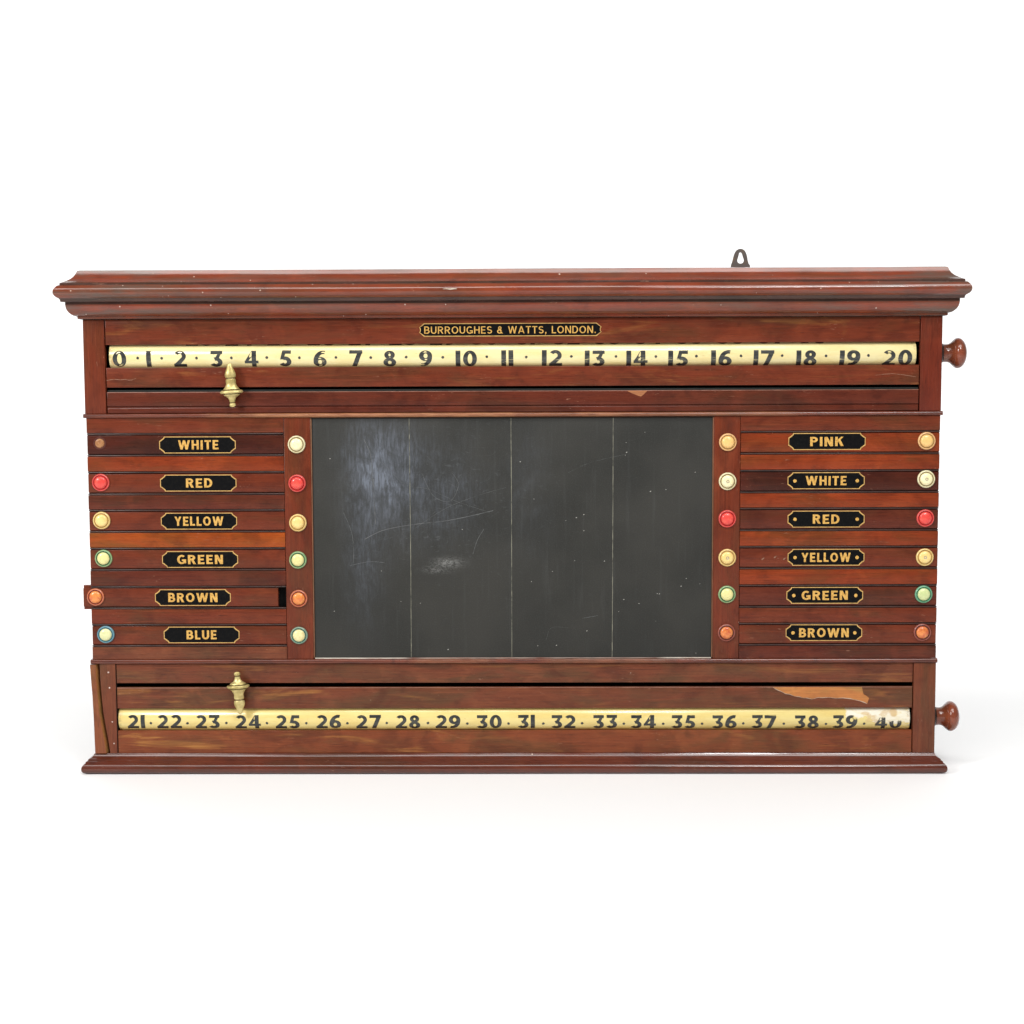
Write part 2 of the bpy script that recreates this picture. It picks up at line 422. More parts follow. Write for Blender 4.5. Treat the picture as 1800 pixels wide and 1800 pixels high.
class MB:
    def __init__(self):
        self.v, self.f, self.mi, self.sm = [], [], [], []

    def face(self, idx, mi=0, smooth=False):
        self.f.append(idx)
        self.mi.append(mi)
        self.sm.append(smooth)

    def poly(self, pts, mi=0, smooth=False):
        i = len(self.v)
        self.v += [tuple(p) for p in pts]
        self.face(list(range(i, i + len(pts))), mi, smooth)

    def grid(self, rows, mi=0, closed=False, smooth=True):
        i0 = len(self.v)
        n = len(rows[0])
        for r in rows:
            self.v += [tuple(p) for p in r]
        for a in range(len(rows) - 1):
            for b in range(n if closed else n - 1):
                c = (b + 1) % n
                m = mi[a] if isinstance(mi, list) else mi
                self.face([i0 + a * n + b, i0 + a * n + c, i0 + (a + 1) * n + c, i0 + (a + 1) * n + b], m, smooth)
        return i0

    def box(self, u0, u1, v0, v1, y0, y1, ch=1.0, mi=0, chm=None, seg=3, topm=None):
        """a board whose front edges are eased by ch"""
        rings = [(0, y1)]
        for s in range(seg + 1):
            a = s / seg * math.pi / 2
            rings.append((ch * (1 - math.cos(a)), y0 + ch * (1 - math.sin(a))))
        rows = [[(u0 + i, y, v0 + i), (u1 - i, y, v0 + i), (u1 - i, y, v1 - i), (u0 + i, y, v1 - i)] for i, y in rings]
        ms = [mi] + [mi if chm is None else chm] * seg
        f0 = len(self.f)
        i0 = self.grid(rows, ms, True, True)
        if topm is not None:                 # the upper arris only
            for s in range(1, seg + 1):
                self.mi[f0 + 4 * s + 2] = topm
        n = len(rows)
        self.face([i0 + 4 * (n - 1) + j for j in range(4)], mi)
        self.face([i0 + j for j in (3, 2, 1, 0)], mi)

    def lathe(self, prof, centre, axis, mi=0, n=40, sy=1.0, ax=None):
        """prof: (along, radius[, material]); axis 'x' (to the right), 'y' (towards the viewer), 'z' (down)"""
        cu, cy, cv = centre
        rows, ms = [], []
        for p in prof:
            t, r = p[0], p[1]
            ms.append(p[2] if len(p) > 2 else mi)
            row = []
            for j in range(n):
                a = 2 * math.pi * j / n
                c, s = r * math.cos(a), r * math.sin(a)
                if axis == 'x':
                    q = (cu + t, cy + c, cv + s)
                elif axis == 'y':
                    q = (cu + c, cy - t, cv + s)
                else:
                    q = (cu + c, cy + s * sy, cv - t)
                row.append(q)
            rows.append(row)
        self.grid(rows, ms[1:], True, True)

    def tri_prism(self, pts, y0, y1, mi=0, side=None, ch=0.0):
        """extrude an outline (u, v) between depths y0 (front) and y1"""
        n = len(pts)
        i = len(self.v)
        self.v += [(u, y0, v) for u, v in pts] + [(u, y1, v) for u, v in pts]
        self.face(list(range(i, i + n)), mi)
        self.face(list(range(i + 2 * n - 1, i + n - 1, -1)), mi)
        for a in range(n):
            b = (a + 1) % n
            self.face([i + a, i + n + a, i + n + b, i + b], mi if side is None else side)

    def stroke(self, pts, w, y, mi=0):
        """thin ribbon along a polyline (u, v[, width factor]) lying on the plane y"""
        rows = []
        for i, p in enumerate(pts):
            a = pts[max(0, i - 1)]
            b = pts[min(len(pts) - 1, i + 1)]
            dx, dz = b[0] - a[0], b[1] - a[1]
            L = math.hypot(dx, dz) or 1
            k = (p[2] if len(p) > 2 else 1.0) * w / 2
            rows.append([(p[0] - dz / L * k, y, p[1] + dx / L * k), (p[0] + dz / L * k, y, p[1] - dx / L * k)])
        self.grid(rows, mi, False, False)

    def build(self, name, mats, parent=None, label=None, centre=None):
        us = [p[0] for p in self.v]
        ys = [p[1] for p in self.v]
        vs = [p[2] for p in self.v]
        c = centre or ((min(us) + max(us)) / 2, (min(ys) + max(ys)) / 2, (min(vs) + max(vs)) / 2)
        me = bpy.data.meshes.new(name)
        me.from_pydata([((p[0] - c[0]) * S, (p[1] - c[1]) * S, (p[2] - c[2]) * S) for p in self.v], [], self.f)
        for m in (mats if isinstance(mats, (list, tuple)) else [mats]):
            me.materials.append(m)
        me.polygons.foreach_set('material_index', self.mi)
        me.polygons.foreach_set('use_smooth', self.sm)
        me.update()
        bm = bmesh.new()
        bm.from_mesh(me)
        bmesh.ops.remove_doubles(bm, verts=bm.verts, dist=1e-7)
        bmesh.ops.recalc_face_normals(bm, faces=bm.faces)
        bm.to_mesh(me)
        bm.free()
        me.set_sharp_from_angle(angle=math.radians(32))
        o = bpy.data.objects.new(name, me)
        col.objects.link(o)
        place(o, c, parent)
        if label:
            o['label'] = label
        return o


def place(o, c, parent):
    CENTRE[o.name] = c
    if parent is not None:
        o.parent = parent
        p = CENTRE[parent.name]
        o.location = tuple((c[i] - p[i]) * S for i in range(3))
    else:
        o.location = tuple(x * S for x in c)


# ------------------------------------------------------------------ lettering (drawn as strokes)
def band(cx, cy, rx, ry, a0, a1, w, h, n=18):
    out = []
    for i in range(n):
        q = []
        for t in (i / n, (i + 1) / n):
            a = math.radians(a0 + (a1 - a0) * t)
            ca, sa = math.cos(a), math.sin(a)
            q.append(((cx + rx * ca, cy + ry * sa), (cx + (rx - w) * ca, cy + (ry - h) * sa)))
        out.append([q[0][0], q[1][0], q[1][1], q[0][1]])
    return out


def bar4(p0, p1, p2, p3, n=12):
    """quad p0-p1 (start edge) to p3-p2 (end edge), cut into n pieces"""
    L = lambda a, b, t: (a[0] + (b[0] - a[0]) * t, a[1] + (b[1] - a[1]) * t)
    return [[L(p0, p3, i / n), L(p1, p2, i / n), L(p1, p2, (i + 1) / n), L(p0, p3, (i + 1) / n)] for i in range(n)]


def rect(x0, y0, x1, y1, n=12):
    return bar4((x0, y0), (x1, y0), (x1, y1), (x0, y1), n)


def diag(x0, y0, x1, y1, w):
    return bar4((x0, y0), (x0 + w, y0), (x1 + w, y1), (x1, y1))


def glyph(ch, w, h):
    """returns (list of strokes, each a list of quads; advance width), cap height 1"""
    if ch == '0': return [band(.43, .5, .43, .5, 0, 360, w, h * .9, 36)], .86
    if ch == '1': return [rect(0, 0, w * 1.05, 1)], w * 1.05
    if ch == '2':
        e = math.radians(-34)
        w2, h2 = w * .88, h * .92
        o = (.39 + .39 * math.cos(e), .68 + .32 * math.sin(e))
        i = (.39 + (.39 - w2) * math.cos(e), .68 + (.32 - h2) * math.sin(e))
        return [band(.39, .68, .39, .32, 146, -34, w2, h2), bar4(i, o, (.30 + w * .3, h * .8), (0, h * .8)), rect(0, 0, .80, h)], .80
    if ch == '3':
        return [rect(.04, 1 - h, .78, 1), bar4((.78 - w * 1.1, 1 - h), (.78, 1), (.30 + w * .9, .54), (.28, .50)),
                band(.37, .31, .41, .31, 108, -150, w, h)], .78
    if ch == '4':
        return [rect(.44, 0, .44 + w, 1), rect(0, .24, .86, .24 + h * .85), bar4((.44, 1), (.46, .66), (.20, .24 + h * .6), (0, .24 + h * .6))], .86
    if ch == '5':
        return [rect(.22, 1 - h, .74, 1), bar4((.20, 1), (.20 + w * .8, 1), (.08 + w * .75, .46), (.06, .46)), band(.36, .32, .40, .32, 125, -150, w, h)], .76
    if ch == '6':
        return [band(.41, .32, .41, .32, 0, 360, w, h * .9, 30), band(.62, .36, .62, .64, 180, 78, w, h)], .82
    if ch == '7':
        return [rect(0, 1 - h, .82, 1), bar4((.82 - w * 1.2, 1 - h), (.82, 1 - h * .5), (.16 + w, 0), (.14, 0))], .82
    if ch == '8':
        return [band(.40, .75, .33, .25, 0, 360, w * .9, h * .85, 30), band(.40, .29, .40, .29, 0, 360, w, h * .85, 30)], .80
    if ch == '9':
        return [band(.41, .68, .41, .32, 0, 360, w, h * .9, 30), band(.20, .64, .62, .64, 0, -102, w, h)], .82
    if ch == 'A': return [diag(0, 0, .45 - w / 2, 1, w), diag(.90 - w, 0, .45 - w / 2, 1, w), rect(.2, .22, .7, .22 + h * .9)], .90
    if ch == 'B':
        return [rect(0, 0, w, 1), rect(w * .8, 1 - h, .38, 1), rect(w * .8, .5 - h / 2, .38, .5 + h / 2), rect(w * .8, 0, .40, h),
                band(.37, .75 - h / 4, .34, .25 + h / 4, 90, -90, w, h), band(.39, .25 + h / 4, .38, .25 + h / 4, 90, -90, w, h)], .77
    if ch == 'D': return [rect(0, 0, w, 1), rect(w * .8, 1 - h, .36, 1), rect(w * .8, 0, .36, h), band(.35, .5, .47, .5, 90, -90, w, h)], .82
    if ch == 'E': return [rect(0, 0, w, 1), rect(w * .8, 1 - h, .64, 1), rect(w * .8, .5 - h / 2, .58, .5 + h / 2), rect(w * .8, 0, .66, h)], .66
    if ch == 'G': return [band(.46, .5, .46, .5, 48, 318, w, h, 30), rect(.48, .33, .90, .33 + h), rect(.90 - w, .08, .90, .40)], .90
    if ch == 'H': return [rect(0, 0, w, 1), rect(.80 - w, 0, .80, 1), rect(w * .8, .5 - h / 2, .80 - w * .8, .5 + h / 2)], .80
    if ch == 'I': return [rect(0, 0, w, 1)], w
    if ch == 'K':
        return [rect(0, 0, w, 1), bar4((w * .8, .34), (w * .8, .34 + h * 1.5), (.78 - w * .9, 1), (.80, 1)), bar4((.30, .52), (.30 + w * .8, .70), (.84, 0), (.82 - w * 1.1, 0))], .84
    if ch == 'L': return [rect(0, 0, w, 1), rect(w * .8, 0, .60, h)], .60
    if ch == 'N': return [rect(0, 0, w, 1), rect(.82 - w, 0, .82, 1), diag(.02, 1, .80 - w * 1.1, 0, w * 1.1)], .82
    if ch == 'O': return [band(.47, .5, .47, .5, 0, 360, w, h, 36)], .94
    if ch in 'PR':
        g = [rect(0, 0, w, 1), rect(w * .8, 1 - h, .38, 1), rect(w * .8, .42, .38, .42 + h), band(.37, .71, .37, .29, 90, -90, w, h)]
        if ch == 'R':
            g.append(diag(.30, .46, .80 - w * 1.1, 0, w * 1.1))
            return g, .80
        return g, .74
    if ch == 'S':
        t = .25 + h / 4
        return [band(.36, 1 - t, .34, t, 28, 270, w, h), band(.36, t, .36, t, 90, -152, w, h)], .72
    if ch == 'T': return [rect(.36 - w / 2, 0, .36 + w / 2, 1), rect(0, 1 - h, .72, 1)], .72
    if ch == 'U': return [rect(0, .36, w, 1), rect(.80 - w, .36, .80, 1), band(.40, .37, .40, .37, 180, 360, w, h)], .80
    if ch == 'W': return [diag(0, 1, .26, 0, w), diag(.26, 0, .55, 1, w), diag(.55, 1, .83, 0, w), diag(.83, 0, 1.09, 1, w)], 1.09 + w
    if ch == 'Y': return [diag(0, 1, .42 - w / 2, .42, w), diag(.84 - w, 1, .42 - w / 2, .42, w), rect(.42 - w / 2, 0, .42 + w / 2, .43)], .84
    if ch == '&':
        return [band(.40, .76, .24, .24, 0, 360, w * .9, h * .9, 24), band(.37, .29, .37, .29, 25, 325, w, h, 24), diag(.20, .62, .84 - w, 0, w)], .86
    if ch == ',': return [rect(.04, 0, .04 + w, .17), bar4((.04 + w * .4, 0), (.04 + w, 0), (.04 + w * .4, -.17), (.0, -.17))], .26
    if ch == '.': return [rect(.04, 0, .04 + w, .17)], .26
    return [], .34


def lettering(text, w, h, gap, jit=0.0, rng=rnd):
    """strokes of a whole word in units of the cap height; returns strokes and total width"""
    x, out = 0.0, []
    for ch in text:
        st, adv = glyph(ch, w, h)
        dy = rng.uniform(-jit, jit)
        sl = rng.uniform(-jit, jit)
        for s in st:
            out.append([[(px + x + sl * py, py + dy) for px, py in q] for q in s])
        x += adv + gap
    return out, x - gap


def flat_text(mb, text, cu, cv, height, width, w, h, gap, y, mi, jit=0.01):
    st, tw = lettering(text, w, h, gap, jit)
    kx = width / tw
    for i, s in enumerate(st):
        for q in s:
            mb.poly([(cu - width / 2 + px * kx, y - 0.02 * (i % 9), cv - height / 2 + py * height) for px, py in q], mi)


def disc(mb, cu, cv, r, y, mi, n=16, wob=0.0):
    mb.poly([(cu + r * (1 + rnd.uniform(-wob, wob)) * math.cos(2 * math.pi * i / n), y, cv + r * (1 + rnd.uniform(-wob, wob)) * math.sin(2 * math.pi * i / n)) for i in range(n)], mi)


def plate_outline(cu, cv, hw, hh, inset=0.0, ch=9.0, notch=3.0, pointed=False):
    """sign-writer's panel with clipped, stepped corners"""
    a, b = hw - inset, hh - inset
    c = ch
    k = notch
    q = [(-a + c - .4, b), (-a + c - 1.6, b - k * .85), (-a + k * .75, b - c + 2.4), (-a, b - c + 1.2)]   # upper left corner
    if pointed:
        q = [(-a + c, b), (-a + 1.0, 4.2), (-a + 2.6, 2.4)]
    pts = list(q)
    pts += [(u, -v) for u, v in reversed(q)]
    pts += [(-u, -v) for u, v in q]
    pts += [(-u, v) for u, v in reversed(q)]
    return [(cu + u, cv + v) for u, v in pts]


def plate(mb, cu, cv, hw, hh, y, mi_black, mi_line, line=1.5, **kw):
    o = plate_outline(cu, cv, hw, hh, 0, **kw)
    i = plate_outline(cu, cv, hw, hh, line, **kw)
    mb.poly([(u, y, v) for u, v in o], mi_black)
    n = len(o)
    for a in range(n):
        b = (a + 1) % n
        mb.poly([(o[a][0], y - 0.12, o[a][1]), (o[b][0], y - 0.12, o[b][1]), (i[b][0], y - 0.12, i[b][1]), (i[a][0], y - 0.12, i[a][1])], mi_line)


# ------------------------------------------------------------------ the setting: one seamless white sheet
def backdrop_mat():
    k = NT('white paper')
    co = k.coord(False)
    c = k.mix(k.ramp(k.noise(co, (0.004,) * 3, 2), 0.3, 0.7, 0, 0.3), (0.90, 0.90, 0.90), (0.885, 0.885, 0.885))
    k.bsdf(c, 0.75, 0.2)
    return k.m


bd = MB()
path = [(-5000.0, 0.0), (-2000.0, 0.0), (0.0, 0.0), (1500.0, 0.0)]
for i in range(1, 25):
    a = math.radians(90 * i / 24)
    path.append((1500 + 1300 * math.sin(a), 1300 * (1 - math.cos(a))))
path.append((2800.0, 4200.0))
bd.grid([[(u, y, v) for u in (-5000, -2500, 0, 2500, 5000)] for y, v in path], 0, False, True)
back = bd.build('backdrop', backdrop_mat(), None, None, (0, 0, 0))
back['kind'] = 'structure'

# ------------------------------------------------------------------ the scoreboard
board = bpy.data.objects.new('scoreboard', None)
col.objects.link(board)
CENTRE[board.name] = (0, 40, 0)
board.location = (0, 40 * S, 0)
board.empty_display_size = 0.1
board['label'] = 'long mahogany snooker scoreboard with slate centre and two numbered rollers standing on white ground'
board['category'] = 'scoreboard'

HW = 756.0


def mitred(name, prof, mats, back_y=90, smooth_cap=True, mi_of=None):
    mb = MB()
    rows, ms = [], []
    for j, (o, v) in enumerate(prof):
        rows.append([(-HW - o, back_y, v), (-HW - o, -o, v), (HW + o, -o, v), (HW + o, back_y, v)])
    i0 = len(mb.v)
    # a few extra stations along the front so the long run can be slightly uneven
    sta = [i / 12 for i in range(13)]
    rr = []
    for j, (o, v) in enumerate(prof):
        row = [(-HW - o, back_y, v), (-HW - o, -o, v)]
        for t in sta[1:-1]:
            row.append((-HW - o + (2 * HW + 2 * o) * t, -o + 0.25 * math.sin(t * 17 + j * .7), v + 0.25 * math.sin(t * 11 + 1.3)))
        row += [(HW + o, -o, v), (HW + o, back_y, v)]
        rr.append(row)
    mb.grid(rr, mi_of if mi_of else 0, False, True)
    mb.poly(list(reversed(rr[0])), 0)
    mb.poly(rr[-1], 0)
    mb.grid([[r[0] for r in rr], [r[-1] for r in rr]], 0, False, False)
    if name == 'cornice':
        mb.stroke([(-118, 862.6, .2), (-112, 863.0, .8), (-105, 862.4, 1.3), (-99, 863.0, .9), (-93, 862.8, .2)], 2.0, -41.0, 1)
    return mb.build(name, mats, board)


cornice_prof = [(2.0, 899.4), (5.9, 898.2), (8.7, 891.4), (11.4, 887.6), (15.5, 883.8), (21.4, 880.3), (28.0, 877.2), (30.2, 876.6), (30.4, 875.4), (30.5, 873.4), (31.3, 872.8),
                (34.2, 871.6), (36.6, 869.0), (38.8, 866.4), (39.9, 863.7), (40.4, 861.0), (40.3, 858.0), (38.8, 854.8), (36.6, 852.2), (34.4, 850.8), (32.4, 849.6), (31.0, 848.0), (30.3, 846.0), (30.0, 844.0),
                (29.6, 843.6), (23.4, 843.0), (23.5, 841.6), (23.6, 840.4), (23.6, 838.8), (22.9, 834.0), (21.6, 829.8), (19.3, 825.8), (15.5, 822.0), (11.6, 819.6), (8.6, 818.6), (7.1, 818.1), (6.8, 814.8), (6.2, 814.2), (1.2, 813.0), (-2.0, 812.9)]
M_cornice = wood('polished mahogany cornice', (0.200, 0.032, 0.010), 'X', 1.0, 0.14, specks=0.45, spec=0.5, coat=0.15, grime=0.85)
M_fillet = wood('darkened fillet', (0.062, 0.024, 0.016), 'X', 1.0, 0.26, spec=0.4)  # fillets: darker polish, with their shade painted into the colour
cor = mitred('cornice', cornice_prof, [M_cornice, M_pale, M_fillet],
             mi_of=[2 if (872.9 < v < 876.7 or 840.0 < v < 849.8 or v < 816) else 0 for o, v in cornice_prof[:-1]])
base_prof = [(-2.0, 35.0), (-0.4, 34.6), (0.2, 33.6), (1.8, 30.6), (3.8, 28.4), (7.6, 26.4), (9.0, 25.8), (9.4, 23.6), (10.8, 22.8), (12.6, 22.0), (13.0, 19.6), (15.2, 18.4), (17.8, 15.6), (19.2, 12.2),
             (19.5, 9.2), (18.8, 6.0), (17.2, 3.6), (15.0, 2.0), (13.0, 0.9), (12.0, 0.0)]
M_base = wood('polished mahogany plinth', (0.100, 0.019, 0.008), 'X', 1.0, 0.15, specks=0.05, spec=0.5, coat=0.2)
mitred('plinth', base_prof, M_base)


def worn_wood(name, tone, worn, colour, strength, gloss=0.2):
    """polished wood rubbed through to a paler colour along some lengths (u0, u1, amount) of its run"""
    k = NT(name)
    co = k.coord(False)
    x = k.sep(co)[0]
    r, g, b = tone
    fine = k.noise(co, (0.012, 0.42, 0.42), 5, 0.62, 0.3)
    fig = k.noise(co, (0.02, 0.012, 0.012), 2, 0.5, 1.2)
    c = k.mix(k.ramp(fine, 0.40, 0.68), (r * 1.25, g * 1.3, b * 1.2), (r * .5, g * .5, b * .6))
    c = k.mix(k.ramp(fig, 0.5, 0.66, 0, .5), c, (r * .4, g * .4, b * .5))
    rub = k.noise(co, (0.03, 0.6, 0.6), 4, 0.7)
    tot = 0.0
    for u0, u1, am in worn:
        e = min(40.0, (u1 - u0) * .4)
        p = k.math('MULTIPLY', k.ramp(x, u0, u0 + e), k.ramp(x, u1, u1 - e))
        tot = k.math('MAXIMUM', k.math('MULTIPLY', p, am), tot)
    f = k.math('MULTIPLY', tot, k.ramp(rub, 0.30, 0.62, 0.25, 1.0))
    c = k.mix(k.math('MULTIPLY', f, strength), c, colour)
    k.bsdf(c, k.math('MULTIPLY_ADD', f, 0.35, gloss), 0.45, coat=0.15)
    return k.m


def ledge(name, v0, v1, outset, worn):
    """half-round moulding between two storeys of the board"""
    mb = MB()
    n = 8
    mid, hh = (v0 + v1) / 2, (v1 - v0) / 2
    rows = []
    for j in range(n + 1):
        t = math.pi * j / n
        rows.append([(u, 0 - (outset + 1.5) * math.sin(t), mid + hh * math.cos(t)) for u in (-HW - outset, HW + outset)])
    mb.grid(rows, 0, False, True)
    for s in (0, 1):
        mb.poly([r[s] for r in rows], 0)
    mb.box(-HW - outset, HW + outset, v0 + .1, v1 - .1, 0.05, 60, 0.0, 0, None, 1)
    return mb.build(name, worn_wood('rubbed moulding', (0.120, 0.026, 0.012), worn, (0.36, 0.15, 0.06), 0.85), board, None, (0, 0, mid))


ledge('ledge_moulding', 639.6, 647.2, 2.6, [(-560, -410, .5), (-480, 30, 1.0), (90, 225, .8), (300, 520, .45), (-20, 360, .45)])
ledge('ledge_moulding', 198.4, 206.4, 1.6, [(-200, -20, .35), (40, 300, .3)])

# ---- carcass: dark inside, closed behind
mb = MB()
mb.box(-744, 744, 36, 812, 84, 90, 0.5)
mb.build('back_panel', M_int, board)
mb = MB()
mb.box(-750, 750, 207, 639, 14, 30, 0.5, 0)
mb.build('inner_panel', M_int, board)
for s in (-1, 1):
    for v0, v1 in ((647.4, 813.5), (34.8, 198.2)):
        mb = MB()
        mb.box(min(s * 742, s * 754.5), max(s * 742, s * 754.5), v0, v1, 14.2, 83.8, 0.6)
        mb.build('side_panel', wd(DEEP, 'Z'), board)

# ---- upright stiles
SV = dict(gloss=0.26)


def stile(u0, u1, v0, v1, tone, y0=0.0, label=None, extra=None, name='stile'):
    mb = MB()
    mb.box(u0, u1, v0, v1, y0, 14, 1.1)
    mats = [wd(tone, 'Z', gloss=0.26)]
    if extra:
        mats += extra(mb)
    return mb.build(name, mats, board, label)


stile(-756, -718.4, 647.3, 813.2, MID)
stile(718.0, 756, 647.3, 813.2, (0.128, 0.0215, 0.0105))
stile(716.5, 756, 34.8, 198.3, BROWN)


def split_stile(mb):
    pass


# lower left: the stile has split along a curve and its outer sliver has sprung away
crack = [(-742.0, 198.2), (-741.6, 172), (-739.8, 141), (-737.6, 110), (-733.4, 81), (-729.6, 57), (-726.8, 35.2)]
mb = MB()
mb.tri_prism(crack + [(-713.8, 35.2), (-713.8, 198.2)], 0.0, 14, 0, 1)
for (u, v), r in zip([(-726.6, 183.0), (-725.3, 155.0), (-721.8, 92.7), (-719.7, 53.0)], (1.5, 1.5, 1.2, 1.2)):
    mb.lathe([(0.0, r), (0.35, r * .8), (0.5, 0.01)], (u, 0.0, v), 'y', 2, 12)
mb.build('stile', [wd(BROWN, 'Z', gloss=0.3), M_seam, M_nail], board, 'stile split along a curved crack with four filled nail heads')
left = [(-758.7, 197.4), (-757.4, 170), (-755.6, 139), (-754.4, 100), (-754.0, 71.5), (-753.4, 35.6)]
right = [(-730.6, 35.6), (-733.0, 55.8), (-736.6, 78.7), (-741.0, 107.9), (-743.2, 139.1), (-745.4, 170.2), (-745.8, 197.4)]
mb = MB()
cham = [(u - 3.0, v) for u, v in right]
full = left + cham
n = len(full)
i0 = len(mb.v)
mb.v += [(u, -3.0, v) for u, v in full] + [(u, 12.0, v) for u, v in left + right]
mb.face(list(range(i0, i0 + n)), 0)
mb.face(list(range(i0 + 2 * n - 1, i0 + n - 1, -1)), 0)
for a in range(n):
    b = (a + 1) % n
    mb.face([i0 + a, i0 + n + a, i0 + n + b, i0 + b], 1 if a >= len(left) and a < n - 1 else 0)
sl = mb.build('loose_sliver', [wd((0.205, 0.062, 0.027), 'Z', gloss=0.3), M_bare], board, 'loose splinter of the stile sprung away from the crack')

# ---- rails of the upper and lower storeys
RY = 1.8


def rail(u0, u1, v0, v1, tone, name='rail', marks=None, label=None, y0=RY, ch=0.9, rub=False, gold=0.35):
    mb = MB()
    mb.box(u0, u1, v0, v1, y0, 10, ch, topm=3 if rub else None)
    mats = [wd(tone, 'X', gloss=0.27, gold=gold, contrast=1.15), M_scratch_wood, M_edge, M_rub]
    if marks:
        marks(mb)
    return mb.build(name, mats, board, label)


M_scratch_wood = plain('pale scratch', (0.25, 0.13, 0.085), 0.6, 0.2, vary=0.9, scale=0.2, dirt=(0.14, 0.045, 0.02))


def mk_upper(mb):
    mb.stroke([(-716.6, 706.0, .8), (-708, 707.6), (-700.4, 708.0), (-692, 707.2, 1.3), (-683.3, 707.9), (-677, 706.6), (-671.2, 706.9), (-664.1, 709.8, .5)], 1.0, RY - .05, 1)
    mb.stroke([(640, 710.2, .5), (655, 712.0), (671.1, 712.9), (684, 711.4), (697, 709.6), (711, 707.0, .6)], 0.8, RY - .05, 1)


def mk_third(mb):
    mb.poly([(203.5, RY - .06, 684.6), (239.6, RY - .06, 684.6), (234, RY - .06, 679), (228.6, RY - .06, 674.4), (224, RY - .06, 675.4), (219.6, RY - .06, 677.5), (212, RY - .06, 680.4)], 2)


top_rail = rail(-716.8, 716.6, 768.6, 813.0, MID, 'top_rail')
rail(-716.8, 716.6, 693.5, 728.3, MID, 'rail', mk_upper)
# the rail under the slot carries a bead near its foot
mb = MB()
mb.box(-716.8, 716.6, 660.2, 685.5, RY, 10, 1.2, topm=3)
mb.box(-716.8, 716.6, 647.3, 658.6, 1.0, 10, 2.6)
mb.box(-716.8, 716.6, 658.4, 660.4, 4.0, 10, 0.3)
mk_third(mb)
mb.build('rail', [wd(DEEP, 'X', gloss=0.25), M_scratch_wood, M_edge, M_rub], board)
rail(-712.6, 715.2, 162.9, 198.2, BROWN)


def mk_scar(mb):
    pass


scar_rail = rail(-712.6, 715.2, 116.4, 154.8, BROWN, ch=1.2, rub=True, gold=0.6)
rail(-712.6, 715.2, 35.0, 75.8, (0.182, 0.046, 0.018), 'rail', gold=0.95)
scar = [(465.8, 154.2), (470, 151.6), (474.0, 149.5), (483, 145.6), (489, 142.4), (496, 141.6), (505.0, 137.8), (514, 136.9), (519, 135.0), (527, 134.8), (534.6, 132.8), (540, 133.4), (546, 135.6), (554.4, 135.1), (566, 135.8), (579, 134.3),
        (591, 134.8), (603.6, 133.6), (612, 131.6), (621.6, 129.4), (629, 126.8), (634.8, 124.3), (638.0, 134.3), (632, 139), (627.9, 141.0), (626.4, 147), (625.0, 154.2)]
mb = MB()
mb.poly([(u, RY - .08, v) for u, v in scar], 0)
mb.stroke([(u, v - .4, .4 + rnd.random()) for u, v in scar[:22]], 0.7, RY - .16, 1)
mb.build('bare_patch', [M_bare, M_pale], scar_rail, 'bare orange wood where the veneer has broken off')

mb = MB()
mb.box(-716.4, 716.2, 684.6, 689.0, 6.5, 12, 0.5)  # added strip; its grey stands in for light in the slot's lower half
mb.build('slot_light_strip', plain('painted slot light', (0.030, 0.033, 0.031), 0.9, 0.1), board)

# maker's plate on the top rail
mb = MB()
plate(mb, -1.7, 792.6, 161.5, 11.6, RY - .15, 0, 1, line=1.3, ch=9.5, pointed=True)
st, tw = lettering('BURROUGHES & WATTS, LONDON.', .165, .13, .19, .012)
kx = 302.5 / tw
for i, s in enumerate(st):
    for q in s:
        mb.poly([(-1.7 - 151.5 + px * kx, RY - .3 - 0.02 * (i % 9), 792.4 - 6.4 + py * 12.7) for px, py in q], 2)
mb.build('maker_plaque', [M_black, M_goldline, M_gold], top_rail)

# ---- the two numbered rollers
RR = 26.0


def roller(cv, cy, names, us, dots, dotv, th_of, arc, mats, tips=None):
    mb = MB()
    n = 96
    ends = [-711.5, -711.0, -710.0, 710.4, 711.4, 712.0]
    rad = [RR - 3, RR - .6, RR, RR, RR - .6, RR - 3]
    rows = [[(e, cy + r * math.cos(2 * math.pi * j / n), cv + r * math.sin(2 * math.pi * j / n)) for j in range(n)] for e, r in zip(ends, rad)]
    mb.grid(rows, 0, True, True)
    mb.poly(rows[0], 0)
    mb.poly(rows[-1], 0)

    def wrap(u, th, lay):
        r = RR + .12 + .03 * lay
        return (u, cy - r * math.cos(th), cv + r * math.sin(th))

    def number(txt, uc, th0, hgt, kx):
        st, tw = lettering(txt, .285, .205, .155, .012)
        for i, s in enumerate(st):
            for q in s:
                mb.poly([wrap(uc + (px - tw / 2) * hgt * kx, th0 + py * hgt / RR, i) for px, py in q], 1)
    for t, u in zip(names, us):
        th0 = th_of(u) + rnd.uniform(-.012, .012)
        number(t, u, th0, arc, .94 if len(t) == 1 else .95)
    for u in dots:
        v = dotv(u) + rnd.uniform(-.5, .5)
        thc = math.asin((v - cv) / RR)
        for ring in (1,):
            pts = []
            for j in range(14):
                a = 2 * math.pi * j / 14
                r = 2.45 * (1 + rnd.uniform(-.12, .12))
                pts.append(wrap(u + r * math.cos(a), thc + r * math.sin(a) / RR, 1))
            mb.poly(pts, 1)
    if tips:
        for t, u in tips:
            number(t, u, math.asin(17.9 / RR), arc, .90)
    return mb.build('number_roller', mats, board)


